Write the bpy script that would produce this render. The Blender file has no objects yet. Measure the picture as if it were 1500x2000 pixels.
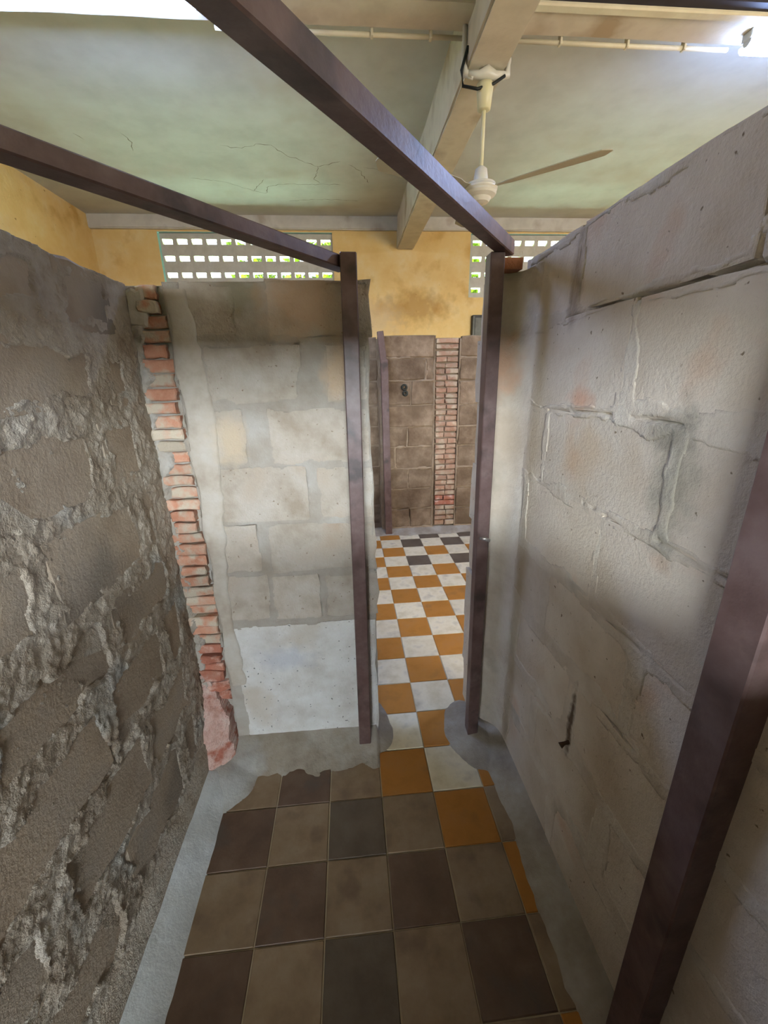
import bpy, bmesh, math, random
import numpy as np
from mathutils import Matrix, Vector

random.seed(7)
RNG = np.random.default_rng(11)
SC = bpy.context.scene
COL = SC.collection

# ------------------------------------------------------------------ camera
def make_camera():
    p, y, r = (math.radians(a) for a in (18.208, 4.639, 1.212))
    fw = Vector((math.sin(y) * math.cos(p), math.cos(y) * math.cos(p), -math.sin(p)))
    rt = Vector((math.cos(y), -math.sin(y), 0))
    up = rt.cross(fw)
    rt2 = math.cos(r) * rt - math.sin(r) * up
    up2 = math.cos(r) * up + math.sin(r) * rt
    cd = bpy.data.cameras.new('camera')
    cd.sensor_fit = 'VERTICAL'
    cd.sensor_height = 36.0
    cd.sensor_width = 27.0
    cd.lens = 36.0 * 789.06 / 2000.0
    cd.clip_start = 0.02
    co = bpy.data.objects.new('camera', cd)
    M = Matrix((rt2, up2, -fw)).transposed().to_4x4()
    M.translation = Vector((0, 0, 1.53))
    co.matrix_world = M
    COL.objects.link(co)
    SC.camera = co
make_camera()

# ------------------------------------------------------------------ view + world
SC.view_settings.view_transform = 'Standard'
SC.view_settings.look = 'None'
SC.view_settings.gamma = 1.0
SC.view_settings.use_curve_mapping = False
SC.view_settings.exposure = 0.0

w = bpy.data.worlds.new('world'); SC.world = w
w.use_nodes = True
bg = w.node_tree.nodes['Background']
bg.inputs[0].default_value = (0.86, 0.93, 1.0, 1)
bg.inputs[1].default_value = 1.5
SC.cycles.max_bounces = 4
SC.cycles.glossy_bounces = 2
SC.cycles.use_adaptive_sampling = True
SC.cycles.adaptive_threshold = 0.06
SC.cycles.caustics_reflective = False
SC.cycles.caustics_refractive = False
SC.cycles.diffuse_bounces = 2
SC.cycles.sample_clamp_indirect = 6.0
SC.cycles.use_denoising = True
SC.cycles.use_light_tree = False

# sunlight on the garden outside
sd = bpy.data.lights.new('sun', 'SUN'); sd.energy = 6.0; sd.angle = 0.02; sd.color = (1, .95, .85)
so = bpy.data.objects.new('sun', sd); COL.objects.link(so)
so.rotation_euler = (math.radians(4), math.radians(38), 0)

def area(name, loc, size, rot, power, color):
    d = bpy.data.lights.new(name, 'AREA'); d.shape = 'RECTANGLE'
    d.size, d.size_y = size; d.energy = power; d.color = color
    o = bpy.data.objects.new(name, d); COL.objects.link(o)
    o.location = loc; o.rotation_euler = rot
    return o
R = math.radians
# daylight from the gallery behind the camera, plus fill added at unseen rear windows
area('daylight_gallery', (-0.5, -9.5, 2.65), (13.0, 1.1), (R(86), 0, 0), 4700, (0.82, 0.92, 1.0))
area('fill_rear_window', (3.2, -0.86, 2.0), (2.4, 1.3), (R(90), 0, 0), 135, (1.0, 0.97, 0.92))
area('fill_rear_window', (-2.1, -0.86, 2.0), (1.4, 1.3), (R(90), 0, 0), 12, (1.0, 0.97, 0.92))
# light thrown up from the sunlit garden outside the pierced windows
area('garden_bounce', (-1.2, 8.6, 1.25), (4.0, 2.6), (R(108), 0, R(180)), 5500, (0.60, 1.0, 0.78))
area('garden_bounce', (2.8, 8.6, 1.25), (4.0, 2.6), (R(108), 0, R(180)), 4200, (0.60, 1.0, 0.78))

# ------------------------------------------------------------------ materials
def srgb(r, g, b):
    def f(c):
        c /= 255.0
        return c / 12.92 if c <= 0.04045 else ((c + 0.055) / 1.055) ** 2.4
    return (f(r), f(g), f(b), 1)

MATS = {}
def mat(name, cols, scale=6.0, rough=0.9, bump=0.0, bscale=60.0, detail=4.0, stain=None, stain_scale=2.0,
        stain_at=(0.55, 0.7), rnd=0.0, speck=None, spec=0.3, stretch=(1, 1, 1), metal=0.0):
    """cols: list of srgb colours across a noise ramp; stain: second colour laid over in blotches;
    speck: (colour, scale, threshold) small dark pits; rnd: brightness spread between objects"""
    m = bpy.data.materials.new(name); m.use_nodes = True
    nt = m.node_tree; N = nt.nodes; L = nt.links
    b = N['Principled BSDF']
    b.inputs['Roughness'].default_value = rough
    b.inputs['Specular IOR Level'].default_value = spec
    b.inputs['Metallic'].default_value = metal
    tc = N.new('ShaderNodeTexCoord')
    geo = N.new('ShaderNodeNewGeometry')
    mp = N.new('ShaderNodeMapping'); mp.inputs['Scale'].default_value = stretch
    oi = N.new('ShaderNodeObjectInfo')
    # world position + per-object offset so alike pieces differ
    L.new(geo.outputs['Position'], mp.inputs['Vector'])
    vec = mp.outputs['Vector']
    n1 = N.new('ShaderNodeTexNoise'); n1.inputs['Scale'].default_value = scale; n1.inputs['Detail'].default_value = detail
    n1.inputs['Roughness'].default_value = 0.62
    L.new(vec, n1.inputs['Vector'])
    rp = N.new('ShaderNodeValToRGB')
    el = rp.color_ramp.elements
    k = len(cols)
    el[0].position, el[0].color = 0.32, cols[0]
    el[1].position, el[1].color = 0.68, cols[-1]
    for i in range(1, k - 1):
        e = el.new(0.32 + 0.36 * i / (k - 1)); e.color = cols[i]
    L.new(n1.outputs['Fac'], rp.inputs['Fac'])
    out = rp.outputs['Color']
    if stain:
        n2 = N.new('ShaderNodeTexNoise'); n2.inputs['Scale'].default_value = stain_scale; n2.inputs['Detail'].default_value = 4
        L.new(vec, n2.inputs['Vector'])
        mr = N.new('ShaderNodeMapRange'); mr.inputs['From Min'].default_value, mr.inputs['From Max'].default_value = stain_at
        L.new(n2.outputs['Fac'], mr.inputs['Value'])
        mx = N.new('ShaderNodeMix'); mx.data_type = 'RGBA'
        L.new(mr.outputs['Result'], mx.inputs['Factor']); L.new(out, mx.inputs['A']); mx.inputs['B'].default_value = stain
        out = mx.outputs['Result']
    if speck:
        n3 = N.new('ShaderNodeTexNoise'); n3.inputs['Scale'].default_value = speck[1]; n3.inputs['Detail'].default_value = 2
        L.new(vec, n3.inputs['Vector'])
        mr = N.new('ShaderNodeMapRange'); mr.inputs['From Min'].default_value = speck[2]; mr.inputs['From Max'].default_value = speck[2] + 0.05
        L.new(n3.outputs['Fac'], mr.inputs['Value'])
        mx = N.new('ShaderNodeMix'); mx.data_type = 'RGBA'
        L.new(mr.outputs['Result'], mx.inputs['Factor']); L.new(out, mx.inputs['A']); mx.inputs['B'].default_value = speck[0]
        out = mx.outputs['Result']
    if rnd:
        mr = N.new('ShaderNodeMapRange'); mr.inputs['To Min'].default_value = 1 - rnd; mr.inputs['To Max'].default_value = 1 + rnd
        L.new(oi.outputs['Random'], mr.inputs['Value'])
        hs = N.new('ShaderNodeHueSaturation'); L.new(mr.outputs['Result'], hs.inputs['Value']); L.new(out, hs.inputs['Color'])
        out = hs.outputs['Color']
    L.new(out, b.inputs['Base Color'])
    if bump:
        n4 = N.new('ShaderNodeTexNoise'); n4.inputs['Scale'].default_value = bscale; n4.inputs['Detail'].default_value = 3
        n4.inputs['Roughness'].default_value = 0.7
        L.new(vec, n4.inputs['Vector'])
        bp = N.new('ShaderNodeBump'); bp.inputs['Strength'].default_value = bump; bp.inputs['Distance'].default_value = 0.01
        L.new(n4.outputs['Fac'], bp.inputs['Height']); L.new(bp.outputs['Normal'], b.inputs['Normal'])
    MATS[name] = m
    return m

S = srgb
def patch(name, centre, radius, colour, amount=.7, ns=18):
    """a stain of its own shape (damp, lichen, bare clay) at one place on a wall"""
    m = MATS[name]; nt = m.node_tree; N = nt.nodes; L = nt.links
    b = N['Principled BSDF']; src = b.inputs['Base Color'].links[0].from_socket
    geo = next((x for x in N if x.bl_idname == 'ShaderNodeNewGeometry'), None) or N.new('ShaderNodeNewGeometry'); mp = N.new('ShaderNodeMapping'); mp.vector_type = 'TEXTURE'
    mp.inputs['Location'].default_value = centre; mp.inputs['Scale'].default_value = radius
    L.new(geo.outputs['Position'], mp.inputs['Vector'])
    ln = N.new('ShaderNodeVectorMath'); ln.operation = 'LENGTH'; L.new(mp.outputs['Vector'], ln.inputs[0])
    nz = N.new('ShaderNodeTexNoise'); nz.inputs['Scale'].default_value = ns; nz.inputs['Detail'].default_value = 2.5
    L.new(geo.outputs['Position'], nz.inputs['Vector'])
    ad = N.new('ShaderNodeMath'); ad.operation = 'MULTIPLY_ADD'; ad.inputs[1].default_value = 1.6
    L.new(nz.outputs['Fac'], ad.inputs[0]); L.new(ln.outputs['Value'], ad.inputs[2])
    mr = N.new('ShaderNodeMapRange'); mr.inputs['From Min'].default_value = 2.0; mr.inputs['From Max'].default_value = 1.2
    mr.inputs['To Max'].default_value = amount
    L.new(ad.outputs[0], mr.inputs['Value'])
    mx = N.new('ShaderNodeMix'); mx.data_type = 'RGBA'
    L.new(mr.outputs['Result'], mx.inputs['Factor']); L.new(src, mx.inputs['A']); mx.inputs['B'].default_value = colour
    L.new(mx.outputs['Result'], b.inputs['Base Color'])
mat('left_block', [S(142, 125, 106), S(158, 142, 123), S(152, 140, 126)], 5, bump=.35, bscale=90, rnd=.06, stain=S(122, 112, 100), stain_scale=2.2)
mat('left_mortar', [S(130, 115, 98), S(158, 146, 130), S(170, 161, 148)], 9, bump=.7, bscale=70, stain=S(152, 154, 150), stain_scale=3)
mat('front_block', [S(160, 146, 129), S(180, 169, 155), S(192, 185, 174)], 7, bump=.6, bscale=90, rnd=.05, stain=S(172, 151, 128), stain_scale=3.5, speck=(S(140, 124, 106), 70, .70))
mat('front_mortar', [S(152, 141, 127), S(166, 157, 145), S(176, 170, 161)], 7, bump=.5, bscale=80)
mat('front_render', [S(196, 190, 182), S(210, 206, 200), S(220, 218, 214)], 9, bump=.6, bscale=110, speck=(S(110, 108, 104), 75, .69), stain=S(196, 186, 172), stain_scale=4)
mat('grey_plaster', [S(164, 150, 134), S(182, 172, 158), S(190, 184, 174)], 8, bump=.3, bscale=60)
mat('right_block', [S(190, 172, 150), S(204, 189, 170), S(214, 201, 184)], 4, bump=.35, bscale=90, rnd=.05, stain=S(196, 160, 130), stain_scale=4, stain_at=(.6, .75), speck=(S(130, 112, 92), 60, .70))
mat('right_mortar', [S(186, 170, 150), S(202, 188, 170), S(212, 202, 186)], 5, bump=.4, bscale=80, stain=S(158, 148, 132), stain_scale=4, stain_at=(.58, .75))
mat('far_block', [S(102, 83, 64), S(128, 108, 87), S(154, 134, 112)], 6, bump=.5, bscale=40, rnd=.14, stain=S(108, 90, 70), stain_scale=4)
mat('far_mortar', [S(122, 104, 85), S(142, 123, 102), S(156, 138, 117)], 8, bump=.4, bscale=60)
mat('brick', [S(176, 120, 94), S(190, 138, 112), S(190, 158, 136)], 14, bump=.5, bscale=90, rnd=.14, stain=S(186, 172, 152), stain_scale=16, stain_at=(.46, .60))
mat('red_brick', [S(158, 94, 75), S(172, 110, 89), S(178, 130, 111)], 14, bump=.5, bscale=90, rnd=.1, stain=S(206, 170, 154), stain_scale=20, stain_at=(.52, .66))
mat('far_brick', [S(146, 108, 86), S(162, 128, 106), S(160, 138, 118)], 14, bump=.4, bscale=80, rnd=.16, stain=S(178, 160, 138), stain_scale=12, stain_at=(.48, .62))
mat('pink_mortar', [S(172, 132, 118), S(190, 158, 146), S(200, 182, 172)], 12, bump=.6, bscale=60, stain=S(158, 98, 80), stain_scale=14, stain_at=(.52, .62))
mat('cement', [S(186, 187, 184), S(198, 200, 198), S(206, 209, 208)], 7, bump=.25, bscale=50, rough=.8)
mat('cement_brown', [S(132, 120, 106), S(152, 141, 126), S(168, 160, 148)], 7, bump=.35, bscale=50, rough=.85)
mat('tile_white', [S(206, 191, 158), S(224, 211, 182), S(230, 219, 196)], 9, rough=.45, rnd=.07, stain=S(176, 162, 136), stain_scale=9, stain_at=(.55, .75), bump=.06, bscale=120)
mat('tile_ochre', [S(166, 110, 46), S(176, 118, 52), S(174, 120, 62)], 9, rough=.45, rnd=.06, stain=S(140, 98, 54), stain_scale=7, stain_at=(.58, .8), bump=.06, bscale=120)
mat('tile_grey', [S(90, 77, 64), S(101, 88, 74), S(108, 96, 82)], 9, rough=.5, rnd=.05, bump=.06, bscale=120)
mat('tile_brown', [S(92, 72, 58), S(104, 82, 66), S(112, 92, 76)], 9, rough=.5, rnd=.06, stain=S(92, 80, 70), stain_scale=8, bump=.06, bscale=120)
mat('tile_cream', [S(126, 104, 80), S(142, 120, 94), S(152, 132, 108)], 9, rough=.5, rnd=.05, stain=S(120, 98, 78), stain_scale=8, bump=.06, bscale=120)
mat('grout', [S(176, 158, 128), S(196, 180, 150)], 12)
mat('ceiling_paint', [S(192, 188, 178), S(202, 198, 188), S(208, 205, 196)], 2.5, bump=.12, bscale=12, stain=S(192, 182, 164), stain_scale=1.6, stain_at=(.58, .8))
mat('beam_paint', [S(198, 186, 164), S(212, 200, 178), S(216, 206, 188)], 3, bump=.2, bscale=16, stain=S(178, 158, 130), stain_scale=3)
mat('crack', [S(96, 84, 66), S(130, 116, 92)], 20)
mat('ochre_wall', [S(230, 186, 112), S(236, 196, 124), S(238, 206, 144)], 3, bump=.2, bscale=30, stain=S(210, 160, 84), stain_scale=3.2, stain_at=(.58, .74), speck=(S(172, 120, 50), 22, .72))
mat('breeze', [S(196, 184, 160), S(210, 200, 178)], 10, bump=.3, bscale=60)
mat('frame_paint', [S(86, 64, 60), S(98, 76, 72), S(110, 90, 86)], 14, rough=.42, spec=.5, bump=.08, bscale=40, stain=S(62, 48, 45), stain_scale=10, stretch=(1, 1, 1))
mat('dark_gap', [S(30, 26, 24), S(40, 34, 30)], 10)
mat('fan_cream', [S(214, 204, 160), S(222, 212, 172)], 6, rough=.4, spec=.5)
mat('fan_white', [S(206, 200, 184), S(220, 214, 200)], 6, rough=.35, spec=.5)
mat('fan_blade', [S(150, 144, 124), S(162, 156, 136)], 6, rough=.5)
mat('black_cable', [S(24, 28, 26), S(36, 40, 38)], 10, rough=.5)
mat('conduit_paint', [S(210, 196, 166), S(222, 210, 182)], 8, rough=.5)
mat('lamp_body', [S(214, 218, 226), S(224, 228, 236)], 5, rough=.4)
mat('grey_box', [S(96, 92, 78), S(116, 112, 96)], 12, rough=.6, metal=.2)
mat('box_dark', [S(58, 54, 46), S(74, 70, 60)], 12, rough=.6)
mat('iron', [S(44, 44, 38), S(60, 60, 52)], 20, rough=.6, metal=.3)
mat('rust', [S(46, 32, 22), S(70, 48, 30)], 25, rough=.8)
mat('steel', [S(150, 144, 140), S(176, 170, 166)], 20, rough=.35, metal=.7)
mat('unlit_face', [S(40, 38, 46), S(50, 48, 58)], 6, rough=.6)  # shade on the cross beam's near face, put into the colour
mat('wood_wedge', [S(150, 96, 66), S(170, 116, 84)], 14, bump=.3)
mat('leaf', [S(112, 150, 44), S(150, 186, 70), S(180, 204, 100)], 3, rough=.6)
mat('slot_light', [S(176, 220, 204), S(190, 232, 216)], 6, rough=.5)  # pale cyan stands for outside light showing in the slot
mat('bark', [S(84, 70, 54), S(104, 88, 70)], 12)
mat('grass', [S(104, 140, 60), S(130, 164, 76)], 4)
for nm in ('right_block', 'right_mortar'):
    patch(nm, (.6, .69, 1.33), (.1, .06, .15), S(128, 124, 108), .6)
    patch(nm, (.6, .72, 1.42), (.1, .08, .05), S(116, 108, 94), .5)
    patch(nm, (.54, 1.42, 1.56), (.06, .1, .10), S(206, 160, 128), .7)
    patch(nm, (.6, 1.03, 1.47), (.1, .06, .03), S(206, 150, 118), .6)
    patch(nm, (.6, 1.0, 1.33), (.1, .10, .09), S(196, 170, 140), .6)
    patch(nm, (.6, 1.12, 1.76), (.1, .03, .14), S(140, 118, 100), .6)
    patch(nm, (.6, .87, .58), (.1, .014, .12), S(70, 48, 30), .9, 40)
for nm in ('front_block', 'front_mortar', 'grey_plaster'):
    patch(nm, (-.31, 1.42, 1.79), (.07, .1, .07), S(136, 130, 108), .75)
    patch(nm, (-.12, 1.42, 1.76), (.16, .1, .10), S(194, 160, 128), .6)
    patch(nm, (-.40, 1.42, 1.34), (.06, .1, .09), S(196, 176, 148), .7)
    patch(nm, (-.03, 1.42, 1.55), (.05, .1, .09), S(202, 172, 138), .7)
patch('ochre_wall', (1.0, 6, 2.45), (.5, .3, .22), S(176, 130, 64), .7, 9)
patch('ochre_wall', (.4, 6, 2.3), (.4, .3, .25), S(214, 184, 140), .6, 9)
patch('cement_brown', (-.58, 1.2, 0), (.16, .2, .3), S(186, 187, 184), .85, 10)
patch('front_render', (-.3, 1.42, .45), (.12, .1, .06), S(186, 188, 196), .6)
patch('tile_white', (.70, 1.72, 0), (.12, .05, .1), S(170, 150, 96), .5)
def emit(name, color, strength):
    m = bpy.data.materials.new(name); m.use_nodes = True
    b = m.node_tree.nodes['Principled BSDF']
    b.inputs['Base Color'].default_value = (.9, .92, .95, 1)
    b.inputs['Emission Color'].default_value = color
    b.inputs['Emission Strength'].default_value = strength
    MATS[name] = m
emit('lamp_glow', (0.38, 0.55, 1.0, 1), 105.0)

# ------------------------------------------------------------------ helpers
def link(name, me, m=None, parent=None, kind=None, label=None, cat=None, group=None):
    o = bpy.data.objects.new(name, me)
    COL.objects.link(o)
    if m is not None and me is not None and len(me.materials) == 0:
        me.materials.append(MATS[m])
    if parent is not None: o.parent = parent
    if kind: o['kind'] = kind
    if label: o['label'] = label
    if cat: o['category'] = cat
    if group: o['group'] = group
    return o

def mesh(verts, faces, smooth=False, name='shape'):
    me = bpy.data.meshes.new(name)
    me.from_pydata([tuple(map(float, v)) for v in verts], [], faces)
    me.validate()
    bm = bmesh.new(); bm.from_mesh(me)
    bmesh.ops.recalc_face_normals(bm, faces=bm.faces)
    bm.to_mesh(me); bm.free()
    if smooth:
        me.polygons.foreach_set('use_smooth', [True] * len(me.polygons))
    return me

class MB:
    def __init__(s): s.v = []; s.f = []
    def box(s, x0, x1, y0, y1, z0, z1):
        n = len(s.v)
        s.v += [(x0, y0, z0), (x1, y0, z0), (x1, y1, z0), (x0, y1, z0), (x0, y0, z1), (x1, y0, z1), (x1, y1, z1), (x0, y1, z1)]
        s.f += [tuple(n + i for i in q) for q in ((0, 3, 2, 1), (4, 5, 6, 7), (0, 1, 5, 4), (1, 2, 6, 5), (2, 3, 7, 6), (3, 0, 4, 7))]
        return s
    def tube(s, pts, r, seg=10, cap=True):
        pts = [Vector(p) for p in pts]; rings = []
        for i, p in enumerate(pts):
            d = (pts[min(i + 1, len(pts) - 1)] - pts[max(i - 1, 0)]).normalized()
            u = d.cross(Vector((0, 0, 1)))
            if u.length < 1e-3: u = d.cross(Vector((1, 0, 0)))
            u.normalize(); v = d.cross(u)
            rr = r[i] if isinstance(r, (list, tuple)) else r
            n = len(s.v)
            for k in range(seg):
                a = 2 * math.pi * k / seg
                s.v.append(tuple(p + rr * (math.cos(a) * u + math.sin(a) * v)))
            rings.append(n)
        for a, b in zip(rings, rings[1:]):
            for k in range(seg):
                s.f.append((a + k, a + (k + 1) % seg, b + (k + 1) % seg, b + k))
        if cap:
            s.f.append(tuple(rings[0] + k for k in range(seg))[::-1]); s.f.append(tuple(rings[-1] + k for k in range(seg)))
        return s
    def lathe(s, c, prof, seg=28):
        n0 = len(s.v)
        for r, z in prof:
            for k in range(seg):
                a = 2 * math.pi * k / seg
                s.v.append((c[0] + r * math.cos(a), c[1] + r * math.sin(a), c[2] + z))
        for i in range(len(prof) - 1):
            for k in range(seg):
                s.f.append((n0 + i * seg + k, n0 + i * seg + (k + 1) % seg, n0 + (i + 1) * seg + (k + 1) % seg, n0 + (i + 1) * seg + k))
        s.f.append(tuple(n0 + k for k in range(seg))[::-1])
        s.f.append(tuple(n0 + (len(prof) - 1) * seg + k for k in range(seg)))
        return s
    def build(s, name, m, parent=None, smooth=False, bevel=0, **kw):
        me = mesh(s.v, s.f, smooth)
        if bevel:
            bm = bmesh.new(); bm.from_mesh(me)
            bmesh.ops.bevel(bm, geom=bm.edges[:], offset=bevel, segments=1, affect='EDGES')
            bm.to_mesh(me); bm.free()
        return link(name, me, m, parent, **kw)

def vnoise(x, y, scale, seed, octaves=4, gain=0.55):
    """value noise on arrays, about -1..1"""
    x = np.asarray(x, float); y = np.asarray(y, float)
    out = np.zeros(np.broadcast(x, y).shape); amp = 1.0; tot = 0
    for o in range(octaves):
        rs = np.random.default_rng(seed + o * 17)
        T = rs.uniform(-1, 1, (256, 256))
        fx = x * scale * 2 ** o + 37.3 * o; fy = y * scale * 2 ** o + 11.7 * o
        ix = np.floor(fx).astype(int); iy = np.floor(fy).astype(int)
        tx = fx - ix; ty = fy - iy
        tx = tx * tx * (3 - 2 * tx); ty = ty * ty * (3 - 2 * ty)
        g = lambda a, b: T[a % 256, b % 256]
        out = out + amp * ((g(ix, iy) * (1 - tx) + g(ix + 1, iy) * tx) * (1 - ty) + (g(ix, iy + 1) * (1 - tx) + g(ix + 1, iy + 1) * tx) * ty)
        tot += amp; amp *= gain
    return out / tot

class Wall:
    """a wall face: along-coordinate a, height z, distance d out of the face"""
    def __init__(s, kind, pos): s.kind = kind; s.pos = pos
    def p(s, a, z, d):
        if s.kind == 'left': return (s.pos + d, a, z)
        if s.kind == 'right': return (s.pos - d, a, z)
        return (a, s.pos - d, z)                       # faces the camera
    def arr(s, a, z, d):
        a, z, d = np.broadcast_arrays(a, z, d)
        if s.kind == 'left': return np.stack([s.pos + d, a, z], -1)
        if s.kind == 'right': return np.stack([s.pos - d, a, z], -1)
        return np.stack([a, s.pos - d, z], -1)

def block(wall, a0, a1, z0, z1, m, parent, name='block', d=0.0, back=-0.05, jit=0.006, inset=0.007, n=3, tilt=0.0, bev=0.006):
    """one masonry unit with an uneven outline and worn edges"""
    pts = []
    def side(p, q):
        for k in range(n):
            t = k / n
            pts.append((p[0] + (q[0] - p[0]) * t, p[1] + (q[1] - p[1]) * t))
    side((a0, z0), (a1, z0)); side((a1, z0), (a1, z1)); side((a1, z1), (a0, z1)); side((a0, z1), (a0, z0))
    ca, cz = (a0 + a1) / 2, (z0 + z1) / 2
    J = [(a + random.uniform(-jit, jit), z + random.uniform(-jit, jit)) for a, z in pts]
    k = len(J); V = []; F = []
    w_, h_ = abs(a1 - a0), abs(z1 - z0)
    ta, tz = random.uniform(-tilt, tilt), random.uniform(-tilt, tilt)
    dd = lambda a, z: d + ta * (a - ca) + tz * (z - cz)
    for a, z in J: V.append(wall.p(a, z, back))
    for a, z in J: V.append(wall.p(a, z, dd(a, z) - bev))
    for a, z in J:
        a2 = ca + (a - ca) * max(0.1, (w_ - 2 * inset) / w_); z2 = cz + (z - cz) * max(0.1, (h_ - 2 * inset) / h_)
        V.append(wall.p(a2, z2, dd(a2, z2)))
    for r in (0, k):
        for i in range(k):
            F.append((r + i, r + (i + 1) % k, r + k + (i + 1) % k, r + k + i))
    F.append(tuple(2 * k + i for i in range(k)))
    return link(name, mesh(V, F), m, parent)

def mortar(wall, a0, a1, z0, z1, blocks, parent, m, step=0.008, amp=0.004, over=0.01, joint=-0.002, scale=14, seed=3,
           cracks=(), thick=None, name='mortar', topfn=None, rag=0.6, endfn=None, speckle=0.0, bias=0.3, lipk=1.0, fine=0.0):
    """rough mortar between and over the edges of the blocks, as a heightfield with a solid back"""
    na = max(2, int((a1 - a0) / step)); nz = max(2, int((z1 - z0) / step))
    A = np.linspace(a0, a1, na + 1)[:, None]; Zz = np.linspace(z0, z1, nz + 1)[None, :]
    A, Zz = np.broadcast_arrays(A, Zz); A = A.copy(); Zz = Zz.copy()
    dist = np.full(A.shape, 9.0)          # >0 outside of every block, <0 inside one
    for (b0, b1, c0, c1) in blocks:
        dx = np.maximum(b0 - A, A - b1); dz = np.maximum(c0 - Zz, Zz - c1)
        sd = np.where((dx > 0) & (dz > 0), np.hypot(np.maximum(dx, 0), np.maximum(dz, 0)), np.maximum(dx, dz))
        dist = np.minimum(dist, sd)
    n1 = vnoise(A, Zz, scale, seed, 4, .6); n2 = vnoise(A, Zz, scale * 3.1, seed + 50, 4, .65); n3 = vnoise(A, Zz, scale * .45, seed + 90, 3)
    edge = dist + over * (bias + 1.3 * n3 + 1.1 * n1)     # mortar shows where this is > 0
    h = joint + amp * (0.9 * n1 + rag * n2 + .5 * np.abs(n2))
    if fine: h = h + fine * vnoise(A, Zz, 85, seed + 31, 2)
    lip = np.exp(-((edge - 0.004) / 0.006) ** 2)
    h = h + lipk * lip * amp * (0.55 + .6 * n1)
    f = np.clip(edge / 0.006, 0, 1)
    D = h * f + (-0.02) * (1 - f)
    if speckle:
        sp = np.clip(n2 - speckle, 0, 1) * 0.02
        D = np.maximum(D, np.where(dist < 0, sp * 1.2 - 0.003, -1))
    for (p, q, wd, dep) in cracks:
        px, pz = p; qx, qz = q
        L2 = (qx - px) ** 2 + (qz - pz) ** 2
        t = np.clip(((A - px) * (qx - px) + (Zz - pz) * (qz - pz)) / L2, 0, 1)
        wob = 0.006 * vnoise(A, Zz, 22, seed + 7, 3)
        dc = np.hypot(A - px - t * (qx - px), Zz - pz - t * (qz - pz) + wob)
        D = D - dep * np.exp(-(dc / (wd * (0.6 + .5 * n1))) ** 2)
    if topfn is not None:
        Zz = z0 + (Zz - z0) * (topfn(A) - z0) / (z1 - z0)
    if endfn is not None:
        A = a0 + (A - a0) * (endfn(Zz) - a0) / (a1 - a0)
    P = wall.arr(A, Zz, D).reshape(-1, 3)
    idx = np.arange((na + 1) * (nz + 1)).reshape(na + 1, nz + 1)
    q = np.stack([idx[:-1, :-1], idx[1:, :-1], idx[1:, 1:], idx[:-1, 1:]], -1).reshape(-1, 4)
    if wall.kind == 'left': q = q[:, ::-1]
    V = P; Fq = [tuple(r) for r in q]
    # skirt to a flat back so the wall is solid
    if thick:
        Bk = wall.arr(A, Zz, np.full(A.shape, -thick)).reshape(-1, 3)
        off = len(V)
        V = np.vstack([V, Bk])
        ring = np.concatenate([idx[:, 0], idx[-1, 1:], idx[-2::-1, -1], idx[0, -2:0:-1]])
        for i in range(len(ring)):
            a_, b_ = int(ring[i]), int(ring[(i + 1) % len(ring)])
            Fq.append((a_, b_, b_ + off, a_ + off))
        Fq.append(tuple(int(i) + off for i in ring))
    me = bpy.data.meshes.new(name)
    me.from_pydata(V.tolist(), [], [tuple(int(i) for i in f_) for f_ in Fq])
    me.polygons.foreach_set('use_smooth', [True] * len(q) + [False] * (len(me.polygons) - len(q)))
    if thick:
        bm = bmesh.new(); bm.from_mesh(me)
        loose = [v for v in bm.verts if not v.link_faces]
        bmesh.ops.delete(bm, geom=loose, context='VERTS')
        bmesh.ops.recalc_face_normals(bm, faces=bm.faces); bm.to_mesh(me); bm.free()
    return link(name, me, m, parent)

def mound(name, x0, x1, y0, y1, fn, m, parent=None, step=0.008, **kw):
    """a cement fillet on the floor: height function, kept where it is above the tiles"""
    nx = int((x1 - x0) / step); ny = int((y1 - y0) / step)
    X = np.linspace(x0, x1, nx + 1)[:, None]; Y = np.linspace(y0, y1, ny + 1)[None, :]
    X, Y = np.broadcast_arrays(X, Y)
    H = fn(X, Y)
    idx = np.arange((nx + 1) * (ny + 1)).reshape(nx + 1, ny + 1)
    q = np.stack([idx[:-1, :-1], idx[1:, :-1], idx[1:, 1:], idx[:-1, 1:]], -1).reshape(-1, 4)
    hm = H.reshape(-1)
    q = q[(hm[q] > 0.0).any(1)]
    P = np.stack([X.reshape(-1), Y.reshape(-1), np.maximum(hm, -0.004)], -1)
    used = np.unique(q); remap = -np.ones(len(P), int); remap[used] = np.arange(len(used))
    me = bpy.data.meshes.new(name)
    me.from_pydata(P[used].tolist(), [], [tuple(int(i) for i in r) for r in remap[q]])
    me.polygons.foreach_set('use_smooth', [True] * len(me.polygons))
    return link(name, me, m, parent, **kw)

def empty(name, loc=(0, 0, 0), **kw):
    o = link(name, None, **kw); o.location = loc; o.empty_display_size = .1
    return o

def struct_empty(name): return empty(name, kind='structure')

# ------------------------------------------------------------------ room shell
XL, XR, YB, YF, ZC = -3.0, 5.2, -0.75, 6.0, 3.47
floor = MB().box(XL, XR, YB, YF, -0.12, -0.004).build('floor', 'grout', kind='structure')
ceiling = MB().box(XL - .15, XR + .15, YB - .15, YF + .2, ZC, ZC + .15).build('ceiling', 'ceiling_paint', kind='structure')
MB().box(XL - .15, XL, YB - .15, YF + .2, -.1, ZC).build('wall_left_room', 'ochre_wall', kind='structure')
MB().box(XR, XR + .15, YB - .15, YF + .2, -.1, ZC).build('wall_right_room', 'ochre_wall', kind='structure')
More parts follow.
